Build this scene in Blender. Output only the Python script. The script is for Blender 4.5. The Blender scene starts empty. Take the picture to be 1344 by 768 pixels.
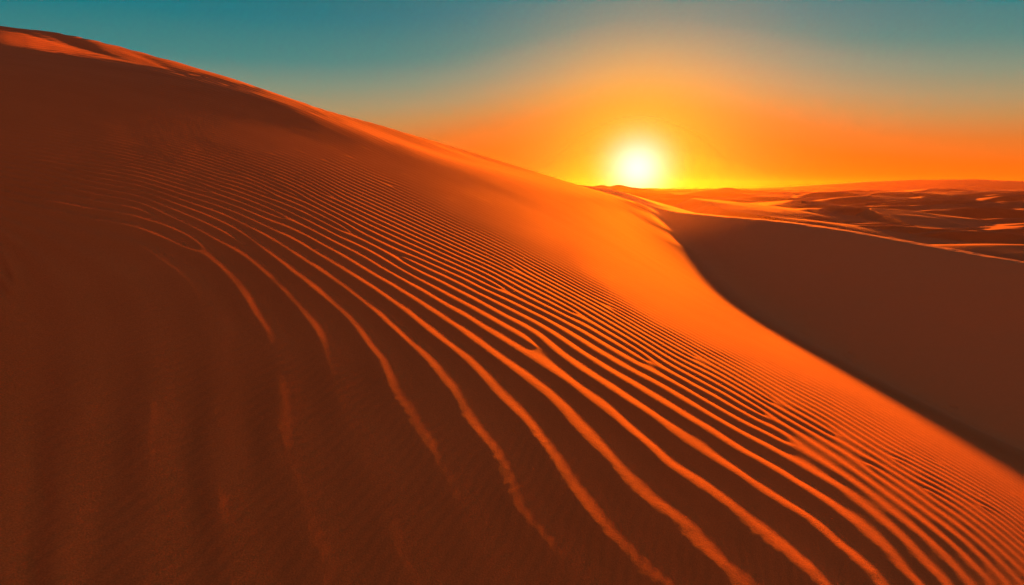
import bpy, math
import numpy as np

# ------------------------------------------------------------------ settings
DETAIL = 1.0      # mesh density
CX, CY, F = 672.0, 384.0, 850.0                      # photograph 1344 x 768
PITCH = math.atan((384 - 246) / F)
CP, SP = math.cos(PITCH), math.sin(PITCH)
SUN_AZ, SUN_EL = math.radians(13.0), math.radians(3.4)

def uv2ab(u, v):
    a = (np.asarray(u, float) - CX) / F
    t = (CY - np.asarray(v, float)) / F
    d = CP + t * SP
    return a / d, (t * CP - SP) / d

def ab2uv(a, b):
    d = CP - b * SP
    return CX + F * a / d, CY - F * (SP + b * CP) / d

def sstep(x, e0, e1):
    t = np.clip((x - e0) / (e1 - e0), 0, 1)
    return t * t * (3 - 2 * t)

def pinterp(x, xs, ys):
    """monotone-ish smooth interpolation (Catmull/Hermite) with linear ends"""
    xs = np.asarray(xs, float); ys = np.asarray(ys, float)
    h = np.diff(xs); d = np.diff(ys) / h
    m = np.empty_like(ys)
    m[1:-1] = (d[:-1] * h[1:] + d[1:] * h[:-1]) / (h[1:] + h[:-1])
    m[0] = d[0]; m[-1] = d[-1]
    x = np.asarray(x, float)
    i = np.clip(np.searchsorted(xs, x) - 1, 0, len(h) - 1)
    t = (x - xs[i]) / h[i]
    tc = np.clip(t, 0, 1)
    y = ((2*tc**3 - 3*tc**2 + 1) * ys[i] + (tc**3 - 2*tc**2 + tc) * h[i] * m[i]
         + (-2*tc**3 + 3*tc**2) * ys[i+1] + (tc**3 - tc**2) * h[i] * m[i+1])
    y = y + np.where(t < 0, (x - xs[0]) * m[0], 0) + np.where(t > 1, (x - xs[-1]) * m[-1], 0)
    return y

def smin(a, b, k):
    h = np.clip(0.5 + 0.5 * (b - a) / k, 0, 1)
    return b * (1 - h) + a * h - k * h * (1 - h)

def smax(a, b, k):
    return -smin(-a, -b, k)

# ------------------------------------------------------------------ value noise
def _hash(ix, iy, seed):
    n = (ix.astype(np.int64) * 374761393 + iy.astype(np.int64) * 668265263 + seed * 974711) & 0x7fffffff
    n = ((n ^ (n >> 13)) * 1274126177) & 0x7fffffff
    return ((n ^ (n >> 16)) & 0xffff) / 65535.0 * 2 - 1

def noise(x, y, seed=0):
    ix = np.floor(x); iy = np.floor(y)
    fx = x - ix; fy = y - iy
    fx = fx*fx*fx*(fx*(fx*6-15)+10); fy = fy*fy*fy*(fy*(fy*6-15)+10)
    a = _hash(ix, iy, seed); b = _hash(ix+1, iy, seed); c = _hash(ix, iy+1, seed); d = _hash(ix+1, iy+1, seed)
    return (a*(1-fx)+b*fx)*(1-fy) + (c*(1-fx)+d*fx)*fy

def fbm(x, y, o=3, seed=0):
    s = 0; w = 1; t = 0
    for i in range(o):
        s = s + w * noise(x * 2**i + 17.3*i, y * 2**i - 9.1*i, seed + i); t += w; w *= 0.5
    return s / t

def tps_fit(P, V, lam):
    n = len(P)
    r = np.hypot(P[:, None, 0]-P[None, :, 0], P[:, None, 1]-P[None, :, 1])
    K = np.where(r > 0, r*r*np.log(r + 1e-9), 0) + lam*np.eye(n)
    Q = np.c_[np.ones(n), P]
    M = np.block([[K, Q], [Q.T, np.zeros((3, 3))]])
    return np.linalg.solve(M, np.r_[V, np.zeros((3,) + V.shape[1:])])

def tps_eval(P, C, X):
    out = 0
    r = np.hypot(X[..., None, 0]-P[:, 0], X[..., None, 1]-P[:, 1])
    K = np.where(r > 0, r*r*np.log(r + 1e-9), 0)
    n = len(P)
    return K @ C[:n] + C[n] + X @ C[n+1:]

def bicubic(G, x, y):
    """Catmull-Rom sample of G at fractional index"""
    i = np.clip(np.floor(x).astype(int), 1, G.shape[0]-3); j = np.clip(np.floor(y).astype(int), 1, G.shape[1]-3)
    fx = np.clip(x-i, 0, 1); fy = np.clip(y-j, 0, 1)
    def w(t):
        return (-.5*t+t*t-.5*t**3, 1-2.5*t*t+1.5*t**3, .5*t+2*t*t-1.5*t**3, -.5*t*t+.5*t**3)
    wx = w(fx); wy = w(fy)
    r = 0
    for p in range(4):
        for q in range(4):
            r = r + wx[p]*wy[q]*G[i+p-1, j+q-1]
    return r

# ------------------------------------------------------------------ main dune (left)
SKY_U = [-300, -120, 0, 68, 135, 210, 339, 400, 525, 650, 771, 825, 858, 880, 904, 950, 1013, 1087, 1186, 1344]
SKY_V = [40, 30, 33, 41, 54, 74, 112, 136, 171, 208, 246.5, 263, 274, 294, 318, 358, 401, 449, 510, 592]
_sa, _sb = uv2ab(SKY_U, SKY_V)

def flank(x, y):
    Y0 = 45.0
    ye = Y0 * (1 - np.exp(-y / Y0))
    yb = 60.0 * (1 - np.exp(-y / 60.0))
    s = np.where(x < 4, 13.0 * np.tanh((x - 4.0) / 9.0), 5.5 * np.tanh((x - 4.0) / 3.8))
    z = -3.0 - 0.30 * x + 0.085 * yb - 0.013 * ye * s - 0.4
    return z

def crest_y(a):
    """distance at which the crest of the main dune stands, per bearing"""
    return pinterp(a, [-2.5, -0.8, -0.5, -0.2, 0.0, 0.12, 0.2, 0.235, 0.27, 0.33, 0.41, 0.5, 0.62, 0.8, 2.0],
                   [26, 38, 48, 68, 84, 96, 92, 80, 60, 47, 39, 33, 27, 21, 12])

def sky_b(a):
    bs = pinterp(a, _sa, _sb)
    bs = np.where(a < _sa[0], _sb[0] - 0.10 * (_sa[0] - a), bs)
    return np.where(a > _sa[-1], _sb[-1] - 0.3 * (a - _sa[-1]), bs)

# how squarely each stretch of the main face meets the low sun (slope towards the sun), by place on the face
G = np.array([
 (0,100,-.02),(0,200,-.012),(0,300,-.014),(0,500,-.022),(0,768,-.032),(90,400,-.024),(100,240,-.004),(200,150,-.002),(200,250,.002),(200,320,-.003),
 (100,600,-.026),(200,400,-.030),(120,420,-.034),(200,500,-.020),(200,768,-.022),(300,350,.001),(310,470,-.014),(310,620,-.014),
 (400,200,.015),(400,260,.014),(400,350,.004),(400,450,-.006),(400,600,-.007),(400,768,-.011),
 (500,180,.035),(500,250,.045),(500,330,.032),(500,400,.012),(500,550,-.007),(520,768,-.011),
 (600,230,.045),(600,300,.06),(600,380,.045),(600,450,.014),(600,600,-.005),(650,768,-.010),
 (700,260,.055),(700,330,.065),(700,400,.06),(700,500,.025),(750,620,.004),(800,768,-.004),
 (800,300,.085),(800,380,.10),(800,450,.07),(900,550,.04),(900,650,.018),(950,768,.008),
 (900,380,.14),(900,450,.11),(1000,500,.12),(1000,600,.045),(1100,700,.028),(1100,768,.012),
 (950,400,.15),(1087,490,.14),(1100,600,.08),(1186,560,.13),(1200,768,.018),(1250,700,.045),(1300,640,.10),(1340,700,.06),(1340,768,.03)], float)

def solve_face():
    na, nl = 64, 82
    a = np.linspace(-1.1, 1.1, na); L = np.linspace(math.log(2.2), math.log(140), nl)
    da, dl = a[1]-a[0], L[1]-L[0]
    AA, LL = np.meshgrid(a, L, indexing='ij')
    Y = np.exp(LL)
    idx = np.arange(na*nl).reshape(na, nl)
    yc = crest_y(AA); l = LL - np.log(yc); bs = sky_b(AA)
    sx, sy, sz = math.sin(SUN_AZ), math.cos(SUN_AZ), math.tan(SUN_EL)
    C = tps_fit(G[:, :2]/400.0, G[:, 2:3], 0.02)
    b = np.minimum(flank(AA*Y, Y)/Y, bs)
    N = na*nl
    def rows_to(M, rhs, cols, vals, r_, wt):
        """add weighted least-squares rows; cols/vals lists of equal-shape arrays"""
        k = len(cols)
        for p in range(k):
            np.add.at(rhs, cols[p].ravel(), (wt*wt*vals[p]*r_).ravel())
            for q in range(k):
                np.add.at(M, (cols[p].ravel(), cols[q].ravel()), (wt*wt*vals[p]*vals[q]).ravel())
    one = np.ones((na, nl))
    M0 = np.zeros((N, N)); r0 = np.zeros(N)
    # smoothness
    for (c0, c1, c2, wt) in ((idx[:-2], idx[1:-1], idx[2:], 4.2), (idx[:, :-2], idx[:, 1:-1], idx[:, 2:], 3.0)):
        o = np.ones(c0.shape)
        lw = wt * np.ones(c0.shape)
        rows_to(M0, r0, [c0, c1, c2], [o, -2*o, o], 0*o, lw)
    c = idx[:-1, :-1]; o = np.ones(c.shape)
    rows_to(M0, r0, [c, idx[1:, 1:], idx[1:, :-1], idx[:-1, 1:]], [o, o, -o, -o], 0*o, 3.0*o)
    # beyond and at the crest
    m_ = (l > -0.03)
    wt = np.where(m_, 2 + 2 * sstep(AA, -0.3, -0.1) + 9 * sstep(AA, 0.05, 0.2) + 3 * (1 - sstep(AA, -0.75, -0.55)), 0.0)
    rows_to(M0, r0, [idx], [one], np.where(l > 0, bs - 0.05*l*l, bs + 0.01*l), wt)
    # near the camera: the slope the dune is standing on
    rows_to(M0, r0, [idx], [one], flank(AA*Y, Y)/Y, np.where(Y < 3.0, 0.12, 0.004))
    for it in range(5):
        U, W = ab2uv(AA, b)
        P = np.stack([np.clip(U, -60, 1400), np.clip(W, 20, 820)], -1)/400.0
        g = tps_eval(G[:, :2]/400.0, C, P)[..., 0]
        g = np.clip(g, -0.11, 0.16)
        us, vs = ab2uv(AA, bs)
        off = W - vs
        g = g + 0.13*np.exp(-((off - 10)/8.5)**2) * sstep(U, -60, 60) * (1 - sstep(U, 480, 760)) \
              - 0.02*np.exp(-((off - 36)/13.0)**2) * sstep(U, -60, 60) * (1 - sstep(U, 640, 760))
        M = M0.copy(); rh = r0.copy()
        hi = (l < -0.02) & (b > bs - 0.004) if it else (l > 99)
        rows_to(M, rh, [idx], [one], bs - 0.006 + 0.004*l, np.where(hi, 0.5 + 1.0 * sstep(AA, -0.25, 0.0), 0.0))
        i_ = idx[1:-1, 1:-1]
        A_ = AA[1:-1, 1:-1]
        ca = (-sx + sy*A_)/(2*da); cl = -sy/(2*dl)
        o = np.ones(i_.shape)
        wt = np.where(l[1:-1, 1:-1] < -0.01, 0.55, 0.0) * (1 - 0.8 * sstep(A_, 0.1, 0.2) * sstep(l[1:-1, 1:-1], -0.5, -0.1))
        rows_to(M, rh, [idx[2:, 1:-1], idx[:-2, 1:-1], idx[1:-1, 2:], idx[1:-1, :-2], i_],
                [ca*o, -ca*o, cl*o, -cl*o, -sy*o], g[1:-1, 1:-1]-sz, wt)
        M[np.arange(N), np.arange(N)] += 1e-9
        b = np.linalg.solve(M, rh).reshape(na, nl)
    ba, bL = np.gradient(b, da, dl)
    gg = -sx*ba - sy*(b + bL - AA*ba) + sz
    e = (gg-g)[(l < -0.05) & (np.abs(AA) < 0.85)]
    for uu_, vv_ in ((50,450),(150,650),(300,650),(300,450),(100,300),(200,500),(200,700),(400,600),(600,600),(900,650),(1200,700),(1300,760),(600,300),(250,85),(400,140),(640,210)):
        q_ = np.argmin((U-uu_)**2+(W-vv_)**2); print('g at', uu_, vv_, 'want %.3f got %.3f y %.1f' % (g.ravel()[q_], gg.ravel()[q_], Y.ravel()[q_]))
    print('face fit: rms shading error', np.sqrt((e**2).mean()), 'min radial', bL[(l < -0.1)].min())
    return a, L, b
_FACE = None

def main_base(x, y):
    global _FACE
    if _FACE is None: _FACE = solve_face()
    ga, gL, gb = _FACE
    yy = np.maximum(np.asarray(y, float), 0.3)
    a = np.clip(x / yy, -6, 6)
    Lq = np.log(yy)
    fx = (np.clip(a, -1.1, 1.1) - ga[0])/(ga[1]-ga[0]); fy = (np.clip(Lq, gL[0], gL[-1]) - gL[0])/(gL[1]-gL[0])
    b = bicubic(gb, np.clip(fx, 1, len(ga)-2.001), np.clip(fy, 1, len(gL)-2.001))
    l = np.log(yy / crest_y(a)); bs = sky_b(a)
    cap = bs - 0.05*l*l
    b = b + (cap - b)*sstep(l, 0.02, 0.35)
    b = b + (smin(b, np.where(l > 0, cap, bs) + 0.0005, 0.003) - b) 
    fl = flank(x, yy)/yy
    wo = np.maximum(sstep(np.abs(a), 1.0, 1.4), 1 - sstep(yy, 2.3, 3.0))
    b = b + (np.minimum(fl, np.where(l > 0, cap, bs)) - b)*wo
    return yy*b

# ------------------------------------------------------------------ generic ridge
def make_ridge(us, vs, ys, front, back, toe=None):
    A, B = uv2ab(us, vs)
    ys = np.array(ys, float)
    def f(x, y):
        yy = np.maximum(y, 0.3)
        ar = x / yy
        a = np.clip(ar, A[0] - 0.05, A[-1] + 1.2)
        yc = np.exp(pinterp(a, A, np.log(ys)))
        yc = np.maximum(yc, 6.0)
        bc = pinterp(a, A, B)
        zc = bc * yc - 0.5 * yc * np.maximum(0, A[0] - ar)
        fr = front if np.isscalar(front) else pinterp(np.clip(a, A[0], A[-1]), A, front)
        d = yy - yc
        zf = zc + fr * d
        zb = zc - back * d
        return smin(zf, zb, 0.0015 * yc)
    return f

# foot of the slip face: where it meets the main dune, measured along the lit edge
FOOT_U = [740, 800, 850, 870, 904, 949, 1013, 1087, 1186, 1285, 1344, 1500]
FOOT_V = [262, 272, 282, 289, 325, 363, 408, 458, 521, 580, 612, 700]
RC_U = [740, 775, 847, 934, 1021, 1108, 1194, 1344, 1500]
RC_V = [242.5, 246, 269, 283, 291, 304, 320, 346, 376]
RC_Y = np.array([130, 118, 97, 66, 51, 41.0, 34.5, 27.3, 22.8])

_ra, _rb = uv2ab(RC_U, RC_V)
_rx = _ra * RC_Y
_rz = _rb * RC_Y
_ry = RC_Y[::-1]; _rx = _rx[::-1]; _rz = _rz[::-1]
RIDGE_SLOPE = 0.50

def ridge_right(x, y):
    """slip face falling to the left of a crest that runs away from the camera"""
    yc = np.clip(y, -60, 200)
    xc = pinterp(yc, _ry, _rx); zc = pinterp(yc, _ry, _rz)
    sl = pinterp(yc, [0, 20, 40, 70, 100, 130], [0.58, 0.58, 0.58, 0.56, 0.42, 0.3])
    d = xc - x
    d = d + 0.15 * noise(y / 9.0, x * 0 + 3, 8) + 0.05 * noise(y / 2.5, x * 0 + 5, 12)
    front = zc - sl * d + 0.026 * np.maximum(d - 3, 0) ** 2 * (1 - sstep(yc, 45, 75))
    e = np.maximum(-d, 0)
    back = zc - 0.02 * e - 0.26 * np.maximum(e - 0.022 * yc, 0)
    back = np.where(d > 0, zc + 0.02 * d, back)
    z = smin(front, back, 0.04)
    return z - 0.3 * np.maximum(y - 150, 0) - 0.4 * np.maximum(d - 22, 0)

def wave_dunes(x, y, rot, lam, hgt, seed):
    c, sn = math.cos(rot), math.sin(rot)
    p = c * x + sn * y; q = -sn * x + c * y
    wq = q + 0.75 * lam * fbm(p / (1.1 * lam), q / (2.2 * lam), 2, seed) + 0.06 * lam * fbm(p / (.3 * lam), q / (.5 * lam), 2, seed + 3)
    ph = wq / lam
    k = np.floor(ph); t = ph - k
    amp = np.clip(0.50 + 0.95 * fbm(p / (1.5 * lam) + 7.7 * k, k * 3.3, 2, seed + 11), 0.0, 1.4)
    w = 0.26
    up = t / w
    dn = (1 - t) / (1 - w)
    prof = np.where(t < w, up, 1 - np.abs(1 - dn) ** 1.6)
    return hgt * amp * np.maximum(prof, 0)

# dunes beyond the ridge: crest line (u, v, distance), slope on its left, slope on its right (looking along the line)
FAR = [
  ([(985,287,200),(1010,283,215),(1038,277,235),(1084,273.5,250),(1143,273,252),(1192,277.5,245),(1243,284,238),(1294,288,232),(1344,286,235),(1430,290,240)], 0.13, 0.42),
  ([(1084,273.5,250),(1082,277.5,236),(1092,285,218),(1112,293,200),(1140,300,186)], 0.45, 0.07),
  ([(1143,273,252),(1160,280,230),(1185,290,206),(1215,299,188),(1265,309,172),(1344,316,162),(1440,322,155)], 0.13, 0.45),
  ([(1190,328,138),(1230,323.5,142),(1290,321,144),(1350,321,144),(1430,323,144)], 0.12, 0.09),
  ([(1050,270,528),(1090,267,536),(1120,263,552),(1150,256.5,576),(1200,263,560),(1243,268,552),(1300,270,544),(1370,271,528)], 0.12, 0.42),
  ([(1150,256.5,576),(1170,262,528),(1210,268.5,488),(1262,272,464),(1330,275,456)], 0.1, 0.4),
  ([(870,262.5,270),(903,260.5,265),(925,264,245),(945,270,225),(965,277,208),(990,283,198)], 0.12, 0.40),
  ([(940,276,314),(985,273,330),(1020,268,360),(1046,262.5,396),(1062,267,382),(1095,273,360)], 0.13, 0.30),
  ([(920,251.5,1380),(945,248.5,1440),(959,246,1480),(975,248.5,1460),(1005,251.5,1400)], 0.12, 0.35),
  ([(1180,254,1560),(1215,250,1680),(1235,247.5,1800),(1270,250,1740),(1310,254,1680),(1344,253,1680),(1400,252,1680)], 0.08, 0.35),
  ([(1200,262,774),(1225,260,792),(1262,258,810),(1300,261,792),(1344,262,774)], 0.10, 0.4),
  ([(1060,254,1488),(1090,252,1536),(1120,249.5,1560),(1150,252,1536),(1180,254,1488)], 0.10, 0.4),
  ([(755,247,1500),(772,244.8,1500),(787,242.8,1520),(798,244.5,1530),(812,242.6,1540),(830,246,1540)], 0.15, 0.30),
]

def resample(P, k=7):
    P = np.array(P, float)
    t = np.arange(len(P)); tt = np.linspace(0, len(P) - 1, (len(P) - 1) * k + 1)
    a, b = uv2ab(P[:, 0], P[:, 1])
    x = a * P[:, 2]; z = b * P[:, 2]
    return np.stack([pinterp(tt, t, x), pinterp(tt, t, P[:, 2]), pinterp(tt, t, z)], 1)

def resample_xyz(P, k=5):
    P = np.array(P, float); t = np.arange(len(P)); tt = np.linspace(0, len(P) - 1, (len(P) - 1) * k + 1)
    return np.stack([pinterp(tt, t, P[:, i]) for i in range(3)], 1)

def crest_dune(z, x, y, P, sl, sr):
    """raise z (flat arrays) to a dune with crest polyline P"""
    C = resample_xyz(P) if P[0][2] < 50 else resample(P)
    reach = (95.0 if P[0][2] > 50 else 60.0) + 0.06 * C[:, 1].mean()
    sel = np.where((x > C[:, 0].min()-reach) & (x < C[:, 0].max()+reach) & (y > C[:, 1].min()-reach) & (y < C[:, 1].max()+reach))[0]
    if not len(sel): return
    px = x[sel]; py = y[sel]
    wv = 0.010 * C[:, 1].mean()
    px = px + wv * noise(px / (6 * wv), py / (6 * wv), 71); py = py + wv * noise(px / (6 * wv), py / (6 * wv), 72)
    best = np.full(len(sel), 1e18); zc = np.zeros(len(sel)); side = np.zeros(len(sel))
    for p, q in zip(C[:-1], C[1:]):
        dx, dy, dz = q - p
        l2 = dx*dx + dy*dy
        t = np.clip(((px-p[0])*dx + (py-p[1])*dy) / l2, 0, 1)
        ex = px - p[0] - t*dx; ey = py - p[1] - t*dy
        d2 = ex*ex + ey*ey
        m_ = d2 < best
        best = np.where(m_, d2, best); zc = np.where(m_, p[2] + t*dz, zc)
        side = np.where(m_, dx*(py-p[1]) - dy*(px-p[0]), side)
    d = np.sqrt(best)
    slope = np.where(side > 0, sl, sr)
    steep = slope > 0.25
    h = zc - np.where(steep, slope * d, slope * d * (d + 2.0) / (d + 12.0))
    h = np.where(steep, h + 0.004 * np.minimum(d, 30)**2 * (d > 0), h)
    z[sel] = np.maximum(z[sel], h)

def desert_base(x, y):
    g = -16.0 - 3.0 * sstep(y, 300, 1500) + 1.2 * fbm(x / 160, y / 160, 3, 2)
    h = np.maximum(wave_dunes(x, y, 0.10, 78, 5.0, 40), wave_dunes(x, y, -0.50, 96, 5.6, 60))
    h = np.maximum(h, wave_dunes(x, y, 0.55, 66, 4.2, 80))
    h = np.maximum(h, wave_dunes(x, y, 0.25, 44, 2.6, 180)); h = np.maximum(h, wave_dunes(x, y, -0.8, 52, 3.0, 220))
    h2 = np.maximum(wave_dunes(x, y, 0.0, 210, 8, 140), wave_dunes(x, y, -0.4, 260, 8, 160))
    f = sstep(y, 500, 1500)
    h = h * (1 - 0.5 * f) + h2 * f
    near = sstep(y, 110, 220)
    z = g + h * (0.25 + 0.75 * near)
    z = z + 0.14 * fbm(x / 6, y / 6, 3, 90) + 1.1 * np.abs(fbm(x / 34, y / 22, 3, 95))
    return z

def scattered_dunes():
    rng = np.random.default_rng(12)
    out = []
    for k in range(84):
        y = float(np.exp(rng.uniform(math.log(170), math.log(1000))))
        a = rng.uniform(0.20, 0.95)
        sc_ = 0.55 + y / 480.0
        h = rng.uniform(1.8, 3.6) * sc_
        ln = rng.uniform(14, 42) * sc_
        th = rng.uniform(-0.8, 0.5); cv = rng.uniform(-1.1, 1.1)
        P = []
        for t in np.linspace(-1, 1, 6):
            ang = th + cv * t * 0.5
            P.append([a * y + t * ln * math.cos(ang), y + t * ln * math.sin(ang) * 0.8, t])
        P = np.array(P)
        gz = desert_base(P[:, 0], P[:, 1])
        P[:, 2] = 0.5 * gz + 0.5 * gz.mean() + h - (h + 0.8) * np.abs(P[:, 2]) ** 2.2
        out.append((P.tolist(), rng.uniform(0.10, 0.15), rng.uniform(0.36, 0.52)))
    return out

SCATTER = scattered_dunes()

def desert(x, y):
    z = desert_base(x, y)
    z = np.array(z, float); shp = z.shape
    zf = z.ravel().copy(); xf = np.broadcast_to(x, shp).ravel(); yf = np.broadcast_to(y, shp).ravel()
    for P, sl, sr in FAR + SCATTER:
        crest_dune(zf, xf, yf, P, sl, sr)
    return zf.reshape(shp)

def height_parts(x, y):
    A = main_base(x, y)
    B = ridge_right(x, y)
    D = desert(x, y)
    return A, B, D

# ------------------------------------------------------------------ ripple field
# measured: u, v, direction angle (deg below horizontal, towards lower right), spacing px
S = np.array([
 (200,200,17,4.2),(60,150,14,3.5),(60,220,14,7),(130,230,14,8),(300,240,24,5.2),(400,240,27,4.6),(150,270,20,10),(250,280,27,10),(330,300,33,12),
 (450,330,33,14),(550,350,28,9),(600,320,27,5.5),(620,400,32,14),(680,330,29,4.4),(700,400,29,8),(760,330,28,3.6),
 (800,400,27,4.6),(800,450,30,9),(720,450,38,20),(900,450,27,4.8),(900,500,30,10),(1000,500,30,5.4),(1000,560,30,12),
 (1150,620,30,10),(1250,640,31,7),(1340,700,31,7),(1100,600,30,18),(1200,690,31,20),(1320,750,31,18),
 (650,620,52,84),(750,640,47,64),(830,600,42,56),(900,700,39,67),(1050,700,33,60),(1150,750,34,50),(950,740,42,75),(1000,620,31,36),(1050,645,31,38),
 (900,560,35,36),(850,530,36,34),(800,560,43,48),(750,510,43,38),(690,490,44,38),(600,550,50,66),(560,480,48,50),(500,450,56,55),(480,620,63,100),
 (400,550,75,98),(310,500,87,95),(330,700,75,110),(200,600,97,112),(100,550,99,115),(60,400,75,75),(200,380,70,75),(300,400,68,72),(390,400,52,45),(250,330,35,25),(130,320,30,25),
 (20,300,22,18),(30,760,100,120),(200,760,95,118),(500,740,72,130),(600,700,60,95),(700,720,52,90),(780,740,46,80),(1270,740,31,26),
 (520,140,24,2.6),(350,130,20,2.6),(700,250,28,2.6)], float)

S[:, 3] *= np.where(S[:, 3] < 14, 0.80, np.where(S[:, 3] < 48, 0.86, 0.95))
A0, A1, L0, L1 = -1.15, 1.15, math.log(2.2), math.log(420.0)
GA, GL = 231, 211
def dct2(x):   # DCT-II along both axes through mirrored FFT
    for ax in (0, 1):
        n = x.shape[ax]
        y = np.concatenate([x, np.flip(x, ax)], ax)
        Y = np.fft.fft(y, axis=ax)
        Y = np.take(Y, range(n), ax)
        sh = [1, 1]; sh[ax] = n
        x = (Y * np.exp(-1j*np.pi*np.arange(n)/(2*n)).reshape(sh)).real / 2
    return x
def idct2(X):
    for ax in (0, 1):
        n = X.shape[ax]
        sh = [1, 1]; sh[ax] = n
        W = np.exp(1j*np.pi*np.arange(n)/(2*n)).reshape(sh)
        Z = X * W
        z0 = np.take(Z, [0], ax) * 0.5
        Z = np.concatenate([z0, np.take(Z, range(1, n), ax)], ax)
        full = np.concatenate([Z, np.zeros_like(Z)], ax)
        X = (np.fft.ifft(full, axis=ax) * 4).real
        X = np.take(X, range(n), ax)
    return X

def build_phase(seed=3):
    rng = np.random.default_rng(seed)
    P = S[:, :2] / 300.0
    V = np.c_[np.radians(S[:, 2]), np.log(S[:, 3])]
    C = tps_fit(P, V, 0.06)
    a = np.linspace(A0, A1, GA); L = np.linspace(L0, L1, GL)
    AA, LL = np.meshgrid(a, L, indexing='ij')
    Y = np.exp(LL)
    Z = main_base(AA * Y, Y)
    Bv = Z / Y
    U, W = ab2uv(AA, Bv)
    Uc = np.clip(U, -40, 1380); Wc = np.clip(W, 20, 800)
    val = tps_eval(P, C, np.stack([Uc, Wc], -1) / 300.0)
    th = np.clip(val[..., 0], 0.12, 1.85) + 0.07 * fbm(Uc/70, Wc/50, 2, 77)
    sp = np.exp(np.clip(val[..., 1], np.log(2.4), np.log(125)) + 0.06 * fbm(Uc/90, Wc/60, 2, 55))
    ku = np.sin(th) * 2*np.pi/sp; kv = -np.cos(th) * 2*np.pi/sp
    da = a[1]-a[0]; dL = L[1]-L[0]
    Ua, UL = np.gradient(U, da, dL); Wa, WL = np.gradient(W, da, dL)
    vis = np.abs(WL) + 1e-6
    ka = ku*Ua + kv*Wa
    kL = ku*UL + kv*WL
    # limit kL where surface is grazing, keep real-world spacing above 3 cm
    kx = ka / Y; ky = (kL - AA*ka) / Y
    kk = np.hypot(kx, ky) + 1e-9
    kmax = 2*np.pi/0.05
    sc = np.minimum(1, kmax/kk); ka = ka*sc; kL = kL*sc
    # staggered
    ga = 0.5*(ka[1:]+ka[:-1]) * da       # (GA-1, GL)
    gl = 0.5*(kL[:, 1:]+kL[:, :-1]) * dL
    circ = (ga[:, :-1] + gl[1:, :] - ga[:, 1:] - gl[:-1, :]) / (2*np.pi)
    GA_sp = sp
    # dislocations: error diffusion of the circulation
    vort = []
    err = np.zeros_like(circ)
    bs = 6
    for i in range(0, circ.shape[0], bs):
        carry = 0.0
        for j in range(0, circ.shape[1], bs):
            c = circ[i:i+bs, j:j+bs].sum() + carry
            n = int(np.round(c + rng.uniform(-.25, .25)))
            n = max(-1, min(1, n))
            carry = np.clip(c - n, -1.5, 1.5)
            si = GA_sp[min(i+bs//2, GA-1), min(j+bs//2, GL-1)]
            if n and (si < 20 or U[min(i+bs//2, GA-1), min(j+bs//2, GL-1)] < 60):
                vort.append((A0 + (i + rng.uniform(0, bs))*da, L0 + (j + rng.uniform(0, bs))*dL, n))
    mets = 1.0
    def vgrad(x, y):
        gx = np.zeros_like(x); gy = np.zeros_like(x)
        for (vx, vy, n) in vort:
            dx = x-vx; dy = y-vy; r2 = dx*dx+dy*dy+1e-4
            gx += -n*dy/r2; gy += n*dx/r2
        return gx, gy
    am = 0.5*(a[1:]+a[:-1]); Lm = 0.5*(L[1:]+L[:-1])
    X1, Y1 = np.meshgrid(am, L, indexing='ij'); X2, Y2 = np.meshgrid(a, Lm, indexing='ij')
    ga2 = ga - vgrad(X1, Y1)[0]*da
    gl2 = gl - vgrad(X2, Y2)[1]*dL
    # weighted least squares (equal relative error everywhere): conjugate gradients, Poisson preconditioner
    wgt = np.clip(sp/8.0, 0.4, 12)**2
    wa = 0.5*(wgt[1:]+wgt[:-1]); wl = 0.5*(wgt[:, 1:]+wgt[:, :-1])
    def divop(pa, pl):
        d = np.zeros((GA, GL))
        d[:-1] -= pa; d[1:] += pa
        d[:, :-1] -= pl; d[:, 1:] += pl
        return d
    def Aop(p):
        return divop(wa*(p[1:]-p[:-1]), wl*(p[:, 1:]-p[:, :-1]))
    ei = 2-2*np.cos(np.pi*np.arange(GA)/GA); ej = 2-2*np.cos(np.pi*np.arange(GL)/GL)
    E = ei[:, None]+ej[None, :]; E[0, 0] = 1
    sw = np.sqrt(wgt)
    def pre(r_):
        D = dct2(r_/sw)/E; D[0, 0] = 0
        return idct2(D)/sw*pscale
    pscale = 1.0
    rhs = divop(wa*ga2, wl*gl2)
    phi = np.zeros((GA, GL)); r_ = rhs - Aop(phi); z_ = pre(r_); p_ = z_.copy(); rz = (r_*z_).sum()
    for it in range(160):
        Ap = Aop(p_); al = rz/(p_*Ap).sum()
        phi += al*p_; r_ -= al*Ap
        if np.abs(r_).max() < 1e-6*np.abs(rhs).max(): break
        z_ = pre(r_); rz2 = (r_*z_).sum(); p_ = z_ + rz2/rz*p_; rz = rz2
    g = phi[1:]-phi[:-1]
    print('ripple phase: iterations', it, 'dislocations', len(vort), 'weighted rms', np.sqrt((wa*(g-ga2)**2).sum()/(wa*ga**2).sum()))
    return phi, vort, (AA, LL, U, W, Y, sp)

PHI, VORT, GRIDINFO = build_phase()

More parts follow.
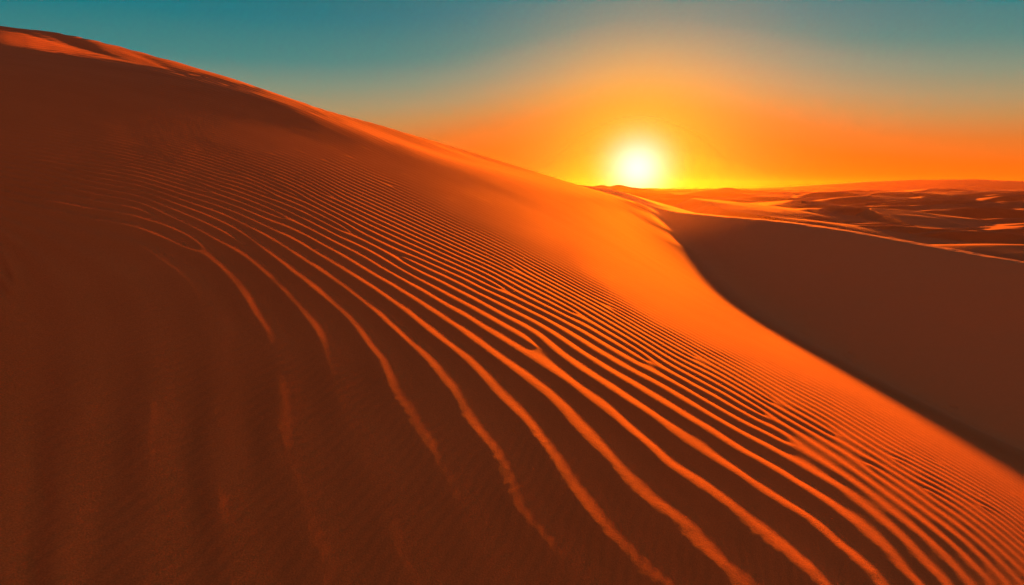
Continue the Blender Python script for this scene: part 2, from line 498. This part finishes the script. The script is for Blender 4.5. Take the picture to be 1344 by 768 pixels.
def ripples(a, L, zbase):
    """a (n,), L (m,) -> complex ripple field and height on the mesh grid"""
    n, m = len(a), len(L)
    AA, LL = np.meshgrid(a, L, indexing='ij')
    da = (A1-A0)/(GA-1); dL = (L1-L0)/(GL-1)
    fx = np.clip((AA-A0)/da, 1, GA-2.001); fy = np.clip((LL-L0)/dL, 1, GL-2.001)
    ph = np.empty_like(AA)
    for s in range(0, n, 128):
        ph[s:s+128] = bicubic(PHI, fx[s:s+128], fy[s:s+128])
    ph += 1.0 * fbm(AA*7, LL*5, 3, 31)
    core = np.ones_like(AA)
    for (vx, vy, k) in VORT:
        i0, i1 = 0, n
        dx = (a - vx)[:, None]; dy = (L - vy)[None, :]
        ph += k*np.arctan2(dy + 0*dx, dx + 0*dy)
        ia = np.abs(a-vx) < 0.05; ib = np.abs(L-vy) < 0.05
        if ia.any() and ib.any():
            ix = np.ix_(ia, ib)
            r = np.hypot(dx[ia], dy[:, ib])
            core[ix] *= np.tanh(r/0.007)
    # local spacing (world) from the smooth field
    ga, gl = np.gradient(PHI, da, dL)
    def samp(G):
        o = np.empty_like(AA)
        for s in range(0, n, 128):
            o[s:s+128] = bicubic(G, fx[s:s+128], fy[s:s+128])
        return o
    sp = samp(np.log(GRIDINFO[5]))
    sp = np.exp(sp)
    pa = samp(LAMW)
    return ph, core, sp, pa

# target world wavelength on the coarse grid
def _lamw():
    AA, LL, U, W, Y, sp = GRIDINFO
    P = S[:, :2]/300.0
    V = np.c_[np.radians(S[:, 2])]
    C = tps_fit(P, V, 0.06)
    th = np.clip(tps_eval(P, C, np.stack([np.clip(U, -40, 1380), np.clip(W, 20, 800)], -1)/300.0)[..., 0], .12, 1.85)
    ku = np.sin(th)*2*np.pi/sp; kv = -np.cos(th)*2*np.pi/sp
    da = (A1-A0)/(GA-1); dL = (L1-L0)/(GL-1)
    Ua, UL = np.gradient(U, da, dL); Wa, WL = np.gradient(W, da, dL)
    ka = ku*Ua+kv*Wa; kL = ku*UL+kv*WL
    k = np.hypot(ka/Y, (kL-AA*ka)/Y)+1e-9
    return np.clip(2*np.pi/k, 0.05, 3.0)
LAMW = _lamw()

# ------------------------------------------------------------------ build the perspective-spaced terrain grid
def axis_a():
    st = 0.0015 / DETAIL
    core = np.arange(-0.95, 0.95, st)
    out = [0.95]; s = st
    while out[-1] < 6:
        s *= 1.06; out.append(out[-1] + s)
    out = np.array(out)
    return np.r_[-out[::-1], core[1:], out]

def axis_L():
    out = [math.log(0.5)]
    while out[-1] < math.log(9000):
        y = math.exp(out[-1])
        if y < 2.6: s = 0.03
        elif y < 30: s = 0.0042
        elif y < 300: s = 0.006
        else: s = 0.008
        out.append(out[-1] + s / (DETAIL if y > 2.6 else 1))
    return np.array(out)

a = axis_a(); L = axis_L()
n, m = len(a), len(L)
AA, LL = np.meshgrid(a, L, indexing='ij')
Y = np.exp(LL); X = AA * Y
Az, Bz, Dz = height_parts(X, Y)
ph, core, sp, lam = ripples(a, L, Az)
U, W = ab2uv(AA, Az / Y)
big = sstep(np.log(sp), math.log(5), math.log(20))
amp = (0.0255 - 0.004 * big) * lam * (1 - 0.15 * sstep(sp, 35, 60) - 0.35 * sstep(sp, 60, 92) + 1.25 * sstep(W, 430, 590) * sstep(sp, 70, 92) * (1 - sstep(U + 0.1 * (W - 400), 230, 520)))
shp_ = 1 - 2 * (np.sin(ph / 2)**2 + 0.02)**0.85
wax = 0.95 + (0.10 + 0.38 * big) * fbm(AA * 10, LL * 7, 3, 301)
soft = sstep(sp, 60, 95)
ripple = np.clip(wax, 0.5, 1.3) * (np.cos(ph) * (1 - big) + (shp_ * (1 - soft) + np.cos(ph) * soft) * big) * core
mask = np.clip((sp - 1.2) / 2.5, 0.3, 1)
Ar = Az + amp * mask * ripple

# slip face: faint avalanche streaks and a few small slumps above its foot
UB, WB = ab2uv(AA, Bz / Y)
streak = 0.035 * fbm(X / 0.9 + 0.3 * Y, Y / 2.6, 3, 401) + 0.012 * fbm(X / 0.25, Y / 0.5, 2, 411)
slump = np.zeros_like(Bz)
for pts in ([(1052,440),(1075,455),(1090,463)], [(1106,460),(1120,468),(1128,474)], [(1100,466),(1130,482),(1150,492)],
            [(1180,508),(1225,534),(1262,556)], [(1243,534),(1256,537)], [(1238,540),(1252,546)], [(1270,560),(1300,578),(1336,600)], [(1310,590),(1342,606)]):
    for (u0, v0), (u1, v1) in zip(pts[:-1], pts[1:]):
        t_ = np.clip(((UB-u0)*(u1-u0) + (WB-v0)*(v1-v0)) / ((u1-u0)**2 + (v1-v0)**2), 0, 1)
        d_ = np.hypot(UB-u0-t_*(u1-u0), WB-v0-t_*(v1-v0) + 2.0*noise(UB/9.0, WB/9.0, 5))
        slump = np.maximum(slump, np.exp(-(d_/1.3)**2) * np.clip(0.45 + 1.3*noise(UB/6.0, WB/6.0, 91), 0, 1))
Bz = Bz + (streak - 0.09 * slump) * (1 - sstep(Y, 60, 110))
# grain-scale unevenness of the near sand
near_ = 1 - sstep(Y, 9, 26)
Ar = Ar + near_ * (0.0035 * fbm(X / 0.55, Y / 0.8, 2, 520) + 0.0011 * np.cos(2 * np.pi * (0.80 * X - 0.25 * Y) / 0.085 + 3.0 * fbm(X / 0.5, Y / 0.5, 2, 530)) * sstep(sp, 40, 80))
Ar = Ar + 0.0009 * fbm(X / 0.06, Y / 0.10, 2, 500) * (1 - sstep(Y, 5, 9))

def which_far(d, p, q):
    return d >= np.maximum(p, q)
T = smax(Ar, Bz, 0.05 + 0.02 * np.minimum(Y, 60))
T = np.maximum(T, Dz)
fill_mask = np.where(which_far(Dz, Ar, Bz), 0, np.clip(1.15 - (Ar - Bz) / 2.2, 0, 1)) * (1 - sstep(Y, 110, 140))  # painted fill light: paler colour on the shaded slip face and near its foot
which = np.where(Dz >= np.maximum(Ar, Bz), 2, np.where(Bz > Ar, 1, 0))
print('grid', n, m, n*m)

def mat_sand(name):
    mt = bpy.data.materials.new(name); mt.use_nodes = True
    nt = mt.node_tree; N = nt.nodes; K = nt.links
    bs = N['Principled BSDF']
    bs.inputs['Roughness'].default_value = 0.95
    bs.inputs['Specular IOR Level'].default_value = 0.15
    geo = N.new('ShaderNodeNewGeometry')
    n1 = N.new('ShaderNodeTexNoise'); n1.inputs['Scale'].default_value = 0.35; n1.inputs['Detail'].default_value = 4
    n2 = N.new('ShaderNodeTexNoise'); n2.inputs['Scale'].default_value = 90; n2.inputs['Detail'].default_value = 3
    K.new(geo.outputs['Position'], n1.inputs['Vector']); K.new(geo.outputs['Position'], n2.inputs['Vector'])
    r1 = N.new('ShaderNodeValToRGB')
    r1.color_ramp.elements[0].position = 0.3; r1.color_ramp.elements[0].color = (0.52, 0.185, 0.040, 1)
    r1.color_ramp.elements[1].position = 0.7; r1.color_ramp.elements[1].color = (0.58, 0.215, 0.050, 1)
    K.new(n1.outputs['Fac'], r1.inputs['Fac'])
    mx = N.new('ShaderNodeMix'); mx.data_type = 'RGBA'; mx.blend_type = 'MULTIPLY'; mx.inputs['Factor'].default_value = 0.6
    r2 = N.new('ShaderNodeValToRGB')
    r2.color_ramp.elements[0].position = 0.3; r2.color_ramp.elements[0].color = (0.55, 0.55, 0.55, 1)
    r2.color_ramp.elements[1].position = 0.7; r2.color_ramp.elements[1].color = (1.0, 1.0, 1.0, 1)
    K.new(n2.outputs['Fac'], r2.inputs['Fac'])
    at = N.new('ShaderNodeAttribute'); at.attribute_name = 'painted_fill'
    px_ = N.new('ShaderNodeMix'); px_.data_type = 'RGBA'; px_.inputs[7].default_value = (0.76, 0.36, 0.115, 1)  # paler tint that brightens the shaded slip face in place of fill light
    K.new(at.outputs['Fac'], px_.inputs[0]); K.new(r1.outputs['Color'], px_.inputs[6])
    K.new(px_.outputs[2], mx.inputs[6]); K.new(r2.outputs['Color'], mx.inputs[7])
    K.new(mx.outputs[2], bs.inputs['Base Color'])
    last = None
    for sc_, dist, st in ((16.0, 0.006, 0.5), (75.0, 0.0050, 0.85), (320.0, 0.0015, 0.9)):
        bp = N.new('ShaderNodeBump'); bp.inputs['Strength'].default_value = st; bp.inputs['Distance'].default_value = dist
        n3 = N.new('ShaderNodeTexNoise'); n3.inputs['Scale'].default_value = sc_; n3.inputs['Detail'].default_value = 3
        K.new(geo.outputs['Position'], n3.inputs['Vector']); K.new(n3.outputs['Fac'], bp.inputs['Height'])
        if last is not None: K.new(last, bp.inputs['Normal'])
        last = bp.outputs['Normal']
    K.new(last, bs.inputs['Normal'])
    return mt

SAND = mat_sand('wind_blown_sand')

def grid_mesh(name, sel, mat=None):
    """sel: bool per quad (n-1, m-1) -> mesh of that part of the terrain"""
    q = np.argwhere(sel)
    i, j = q[:, 0], q[:, 1]
    v = np.stack([i*m+j, (i+1)*m+j, (i+1)*m+j+1, i*m+j+1], 1)
    used = np.unique(v)
    rem = np.full(n*m, -1, np.int64); rem[used] = np.arange(len(used))
    v = rem[v].astype(np.int32)
    co = np.stack([X.ravel()[used], Y.ravel()[used], T.ravel()[used]], 1).astype(np.float32)
    me = bpy.data.meshes.new(name)
    me.vertices.add(len(used)); me.vertices.foreach_set('co', co.ravel())
    me.loops.add(v.size); me.loops.foreach_set('vertex_index', v.ravel())
    me.polygons.add(len(v)); me.polygons.foreach_set('loop_start', np.arange(0, v.size, 4, dtype=np.int32))
    me.update(calc_edges=True)
    fa_ = me.attributes.new('painted_fill', 'FLOAT', 'POINT'); fa_.data.foreach_set('value', fill_mask.ravel()[used].astype(np.float32))
    me.polygons.foreach_set('use_smooth', np.ones(len(v), bool))
    me.materials.append(mat or SAND)
    ob = bpy.data.objects.new(name, me); bpy.context.scene.collection.objects.link(ob)
    ob['kind'] = 'structure'
    return ob

inb = (np.abs(X) < 7000) & (Y < 7000)
inq = inb[:-1, :-1] & inb[1:, 1:]
wq = np.where(inq, which[:-1, :-1], -1)
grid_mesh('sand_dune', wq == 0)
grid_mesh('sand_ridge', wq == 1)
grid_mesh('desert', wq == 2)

# ------------------------------------------------------------------ far hills on the horizon
hu = [940, 1000, 1060, 1110, 1150, 1200, 1262, 1344, 1420, 1520, 1640]
hv = [247.5, 246, 243.6, 240.5, 237.6, 236.2, 235.4, 238.0, 236.4, 238, 247]
ha, hb = uv2ab(hu, hv)
hx = np.linspace(ha[0]*4300, ha[-1]*4300, 240); hy = np.linspace(-900, 1500, 60)
HX, HY = np.meshgrid(hx, hy, indexing='ij')
crest = pinterp(HX/4300, ha, hb)*4300
crest = crest + 2.2*fbm(HX/120, HY/400, 3, 610)
spur = fbm(HX/260 + HY/900, HY/500, 3, 620)
prof = np.exp(-np.where(HY < 0, (HY/(520 + 240*spur))**2, (HY/900)**2))
HZ = -30 + (crest + 30)*prof
me = bpy.data.meshes.new('hills')
hn_, hm_ = HX.shape
hv_ = np.stack([HX.ravel(), 4300 + HY.ravel(), HZ.ravel()], 1)
q_ = np.array([(i*hm_+j, (i+1)*hm_+j, (i+1)*hm_+j+1, i*hm_+j+1) for i in range(hn_-1) for j in range(hm_-1)])
me.from_pydata(hv_.tolist(), [], q_.tolist()); me.update()
me.polygons.foreach_set('use_smooth', np.ones(len(me.polygons), bool)); me.materials.append(SAND)
ho = bpy.data.objects.new('hills', me); bpy.context.scene.collection.objects.link(ho); ho['kind'] = 'structure'

# ------------------------------------------------------------------ a few pebbles lying on the shaded face
STONE = bpy.data.materials.new('dark_stone'); STONE.use_nodes = True
STONE.node_tree.nodes['Principled BSDF'].inputs['Base Color'].default_value = (0.045, 0.026, 0.018, 1)
STONE.node_tree.nodes['Principled BSDF'].inputs['Roughness'].default_value = 0.8
UT, WT = ab2uv(AA, T / Y)
from mathutils import Vector, noise as mnoise
import bmesh
PEB = [(10, 401, 0.020, 'small dark pebble at the far left edge of the shaded dune face'),
       (248, 396, 0.024, 'largest dark pebble, upper of those on the shaded dune face, left of the ripples'),
       (358, 562, 0.014, 'tiny dark pebble in the trough between two soft sand folds'),
       (420, 590, 0.017, 'dark pebble on the flank of a soft sand fold, lower middle left'),
       (465, 613, 0.013, 'tiny dark pebble nearest the lit ripples, lowest of the pebbles')]
for k, (pu, pv_, rad, lab) in enumerate(PEB):
    sub = (np.abs(a) < 0.95)
    dd = np.where((Y > 2.6) & (Y < 40), (UT-pu)**2 + (WT-pv_)**2, 1e9)
    q = np.argmin(dd); px, py, pz = X.ravel()[q], Y.ravel()[q], T.ravel()[q]
    rad *= max(py, 4) / 6.0
    bm = bmesh.new(); bmesh.ops.create_icosphere(bm, subdivisions=3, radius=1.0)
    for v in bm.verts:
        f_ = 1 + 0.28 * mnoise.noise(v.co * 1.3 + Vector((k*5.1, 2, 1))) + 0.08 * mnoise.noise(v.co * 4 + Vector((k, k, 0)))
        v.co = Vector((v.co.x * 1.35 * f_, v.co.y * f_, v.co.z * 0.62 * f_)) * rad
    me = bpy.data.meshes.new('pebble'); bm.to_mesh(me); bm.free()
    me.materials.append(STONE)
    po = bpy.data.objects.new('pebble', me); bpy.context.scene.collection.objects.link(po)
    po.location = (px, py, pz + rad * 0.25); po.rotation_euler = (0, 0.25, 0.9 * k)
    po['label'] = lab; po['category'] = 'pebble'; po['group'] = 'dark pebbles on the shaded dune face'

# ------------------------------------------------------------------ dusty air
def box(name, lo, hi):
    v = [(x, y, z) for x in (lo[0], hi[0]) for y in (lo[1], hi[1]) for z in (lo[2], hi[2])]
    f = [(0,1,3,2), (4,6,7,5), (0,4,5,1), (2,3,7,6), (0,2,6,4), (1,5,7,3)]
    me = bpy.data.meshes.new(name); me.from_pydata(v, [], f); me.update()
    ob = bpy.data.objects.new(name, me); bpy.context.scene.collection.objects.link(ob)
    return ob
hz = box('haze', (-7100, -400, -60), (7100, 7100, 65)); hz['kind'] = 'stuff'
hm = bpy.data.materials.new('dusty_air'); hm.use_nodes = True
hn = hm.node_tree.nodes
hn.remove(hn['Principled BSDF'])
pv = hn.new('ShaderNodeVolumePrincipled')
pv.inputs['Color'].default_value = (1.0, 0.66, 0.22, 1)
pv.inputs['Density'].default_value = 0.000012
pv.inputs['Anisotropy'].default_value = 0.76
hm.node_tree.links.new(pv.outputs[0], hn['Material Output'].inputs['Volume'])
hz.data.materials.append(hm)

# added dust volume at the saddle between the two crests, for the glow there
bm = bmesh.new(); bmesh.ops.create_icosphere(bm, subdivisions=4, radius=1.0)
me = bpy.data.meshes.new('haze'); bm.to_mesh(me); bm.free()
me.polygons.foreach_set('use_smooth', np.ones(len(me.polygons), bool))
bs_ = bpy.data.objects.new('glow_haze', me); bpy.context.scene.collection.objects.link(bs_)
bs_.location = (15.5, 84, -3.0); bs_.scale = (17, 34, 7.5); bs_['kind'] = 'stuff'
hm2 = hm.copy(); hm2.name = 'glow_air'
for nd in hm2.node_tree.nodes:
    if nd.type == 'PRINCIPLED_VOLUME':
        nd.inputs['Density'].default_value = 0.00034; nd.inputs['Anisotropy'].default_value = 0.72; nd.inputs['Color'].default_value = (1.0, 0.85, 0.30, 1)
me.materials.append(hm2)

# ------------------------------------------------------------------ camera
sc = bpy.context.scene
cam = bpy.data.cameras.new('camera'); co = bpy.data.objects.new('camera', cam)
sc.collection.objects.link(co); sc.camera = co
cam.sensor_width = 36; cam.lens = 36 * F / 1344
cam.clip_start = 0.05; cam.clip_end = 50000
co.rotation_euler = (math.pi/2 - PITCH, 0, 0)

# ------------------------------------------------------------------ light
sd = (math.sin(SUN_AZ)*math.cos(SUN_EL), math.cos(SUN_AZ)*math.cos(SUN_EL), math.sin(SUN_EL))
from mathutils import Vector
sun = bpy.data.lights.new('sun', 'SUN'); so = bpy.data.objects.new('sun', sun)
sc.collection.objects.link(so)
so.rotation_euler = Vector(sd).to_track_quat('Z', 'Y').to_euler()
sun.energy = 5.0; sun.angle = math.radians(1.2); sun.color = (1.0, 0.145, 0.0006)

w = bpy.data.worlds.new('World'); sc.world = w; w.use_nodes = True
nt = w.node_tree; N = nt.nodes; K = nt.links
bg = N['Background']
tc = N.new('ShaderNodeTexCoord')
nrm = N.new('ShaderNodeVectorMath'); nrm.operation = 'NORMALIZE'; K.new(tc.outputs['Generated'], nrm.inputs[0])
sx = N.new('ShaderNodeSeparateXYZ'); K.new(nrm.outputs[0], sx.inputs[0])

def lin(c):
    return tuple(((x/255)/12.92 if x/255 <= 0.04045 else ((x/255+0.055)/1.055)**2.4) for x in c) + (1,)
def math_node(op, *ins, clamp=False):
    nd = N.new('ShaderNodeMath'); nd.operation = op; nd.use_clamp = clamp
    for i, v in enumerate(ins):
        if isinstance(v, (int, float)): nd.inputs[i].default_value = v
        else: K.new(v, nd.inputs[i])
    return nd.outputs[0]
def ramp(fac, stops, interp='B_SPLINE'):
    nd = N.new('ShaderNodeValToRGB'); K.new(fac, nd.inputs['Fac'])
    cr = nd.color_ramp; cr.interpolation = interp
    while len(cr.elements) > 1: cr.elements.remove(cr.elements[-1])
    cr.elements[0].position = stops[0][0]; cr.elements[0].color = stops[0][1]
    for p, c in stops[1:]:
        e = cr.elements.new(p); e.color = c
    return nd.outputs['Color']
def mix(fac, c1, c2, mode='MIX'):
    nd = N.new('ShaderNodeMix'); nd.data_type = 'RGBA'; nd.blend_type = mode
    for s, v in ((nd.inputs[0], fac), (nd.inputs[6], c1), (nd.inputs[7], c2)):
        if isinstance(v, (int, float)): s.default_value = v
        elif isinstance(v, tuple): s.default_value = v
        else: K.new(v, s)
    return nd.outputs[2]

EXPO = 2.4
el = math_node('ARCSINE', sx.outputs['Z'])                       # elevation, radians
eln = math_node('DIVIDE', el, math.pi/2, clamp=True)             # 0..1
# angle to the visible sun disc, and bearing away from it
VA, VB = uv2ab(837, 221)
dv = Vector((float(VA), 1.0, float(VB))).normalized()
dt = N.new('ShaderNodeVectorMath'); dt.operation = 'DOT_PRODUCT'; K.new(nrm.outputs[0], dt.inputs[0]); dt.inputs[1].default_value = dv
ang = math_node('ARCCOSINE', math_node('MINIMUM', dt.outputs['Value'], 0.9999999))
angd = math_node('MULTIPLY', ang, 180/math.pi)
azd = math_node('MULTIPLY', math_node('SUBTRACT', math_node('ARCTAN2', sx.outputs['X'], sx.outputs['Y']), math.atan2(dv.x, dv.y)), 180/math.pi)
lift = math_node('MULTIPLY', math_node('EXPONENT', math_node('MULTIPLY', math_node('POWER', math_node('ABSOLUTE', math_node('DIVIDE', azd, 15.0)), 2.0), -1.0)), 3.4)
# thin uneven dust layers lying level in the dusk air
cmb = N.new('ShaderNodeCombineXYZ')
K.new(math_node('MULTIPLY', azd, 0.020), cmb.inputs[0]); K.new(math_node('MULTIPLY', el, 11.0), cmb.inputs[1])
nz = N.new('ShaderNodeTexNoise'); nz.inputs['Scale'].default_value = 1.0; nz.inputs['Detail'].default_value = 3.0
K.new(cmb.outputs[0], nz.inputs['Vector'])
wob = math_node('MULTIPLY', math_node('SUBTRACT', nz.outputs['Fac'], 0.5), 1.2)
eld = math_node('MULTIPLY', el, 180/math.pi)
ee = math_node('ADD', math_node('SUBTRACT', eld, lift), wob)
een = math_node('DIVIDE', math_node('ADD', ee, 8.0), 98.0, clamp=True)
def ep(d): return (d + 8.0)/98.0
base = ramp(een, [(ep(-7), lin((252,116,10))), (ep(-1), lin((243,104,10))), (ep(1.4), lin((233,106,20))), (ep(3.2), lin((212,118,46))), (ep(4.8), lin((186,138,80))), (ep(6.2), lin((160,146,106))),
                  (ep(7.8), lin((122,144,122))), (ep(9.9), lin((62,131,128))), (ep(13), lin((14,118,128))), (ep(20), lin((12,92,110))), (ep(45), lin((18,60,80))), (ep(90), lin((18,36,55)))], 'LINEAR')
g1 = math_node('EXPONENT', math_node('MULTIPLY', math_node('POWER', math_node('DIVIDE', angd, 9.0), 2.0), -1.0))
g2 = math_node('EXPONENT', math_node('MULTIPLY', math_node('POWER', math_node('DIVIDE', angd, 5.6), 1.7), -1.0))
g3 = math_node('EXPONENT', math_node('MULTIPLY', math_node('POWER', math_node('DIVIDE', angd, 2.1), 1.9), -1.0))
c = mix(math_node('MULTIPLY', g1, 0.42), base, lin((255,172,84)))
c = mix(math_node('MULTIPLY', g2, 0.85), c, lin((255,203,6)))
c = mix(g3, c, (1.25, 1.2, 0.95, 1))
# the red end of the dusk band is far brighter than a camera can record
sc3 = N.new('ShaderNodeSeparateColor'); K.new(c, sc3.inputs[0])
over = math_node('MULTIPLY', math_node('SUBTRACT', sc3.outputs[0], 0.90), 10.0, clamp=True)
wide = math_node('EXPONENT', math_node('MULTIPLY', math_node('POWER', math_node('DIVIDE', angd, 60.0), 2.0), -1.0))
aure = math_node('MULTIPLY', over, math_node('MULTIPLY', math_node('EXPONENT', math_node('MULTIPLY', math_node('POWER', math_node('DIVIDE', angd, 5.0), 2.0), -1.0)), 110.0))
rr = math_node('MULTIPLY', sc3.outputs[0], math_node('ADD', math_node('ADD', 1.0, aure), math_node('MULTIPLY', math_node('MULTIPLY', over, wide), 6.0)))
cc3 = N.new('ShaderNodeCombineColor'); K.new(rr, cc3.inputs[0]); K.new(sc3.outputs[1], cc3.inputs[1]); K.new(sc3.outputs[2], cc3.inputs[2])
c = cc3.outputs[0]
# added glow low in the unseen sky on either side, lighting the shaded folds
aabs = math_node('ABSOLUTE', azd)
side = math_node('MULTIPLY', math_node('MULTIPLY', math_node('SUBTRACT', aabs, 50.0), 1/18.0, clamp=True), math_node('MULTIPLY', math_node('SUBTRACT', 118.0, aabs), 1/25.0, clamp=True))
lowb = math_node('EXPONENT', math_node('MULTIPLY', math_node('POWER', math_node('ABSOLUTE', math_node('DIVIDE', eld, 14.0)), 2.0), -1.0))
sgl = math_node('MULTIPLY', side, lowb)
cg = N.new('ShaderNodeCombineXYZ')
for i_, k_ in enumerate((13.0, 6.0, 5.0)):
    K.new(math_node('ADD', 1.0, math_node('MULTIPLY', sgl, k_)), cg.inputs[i_])
vm = N.new('ShaderNodeVectorMath'); vm.operation = 'MULTIPLY'; K.new(c, vm.inputs[0]); K.new(cg.outputs[0], vm.inputs[1])
c = vm.outputs[0]
# the half of the sky away from the sun is dim and rosy
sdot = N.new('ShaderNodeVectorMath'); sdot.operation = 'DOT_PRODUCT'; K.new(nrm.outputs[0], sdot.inputs[0]); sdot.inputs[1].default_value = (math.sin(SUN_AZ), math.cos(SUN_AZ), 0)
backf = math_node('MULTIPLY', math_node('ADD', math_node('MULTIPLY', sdot.outputs['Value'], -1.0), 0.35), 1.6, clamp=True)
back = ramp(eln, [(0.0, lin((156,90,84))), (0.15, lin((174,98,92))), (0.4, lin((138,96,96))), (1.0, lin((24,38,52)))])
c = mix(backf, c, back)
below = math_node('MULTIPLY', math_node('ADD', sx.outputs['Z'], 0.01), -60.0, clamp=True)
c = mix(below, c, lin((150,60,20)))
# the Sky Texture itself, low and faint, under the dusk colours
sky = N.new('ShaderNodeTexSky'); sky.sky_type = 'NISHITA'; sky.sun_disc = False
sky.sun_elevation = SUN_EL; sky.sun_rotation = SUN_AZ; sky.dust_density = 4.0
skyc = mix(1.0, sky.outputs['Color'], (0.05, 0.05, 0.05, 1), 'MULTIPLY')
c = mix(0.05, c, skyc, 'ADD')
K.new(c, bg.inputs['Color'])
bg.inputs['Strength'].default_value = 1.0 / 2**EXPO

sc.view_settings.view_transform = 'Standard'; sc.view_settings.look = 'None'
sc.view_settings.exposure = EXPO; sc.view_settings.gamma = 1.0
sc.cycles.use_denoising = True
sc.cycles.max_bounces = 6; sc.cycles.diffuse_bounces = 3; sc.cycles.volume_bounces = 1
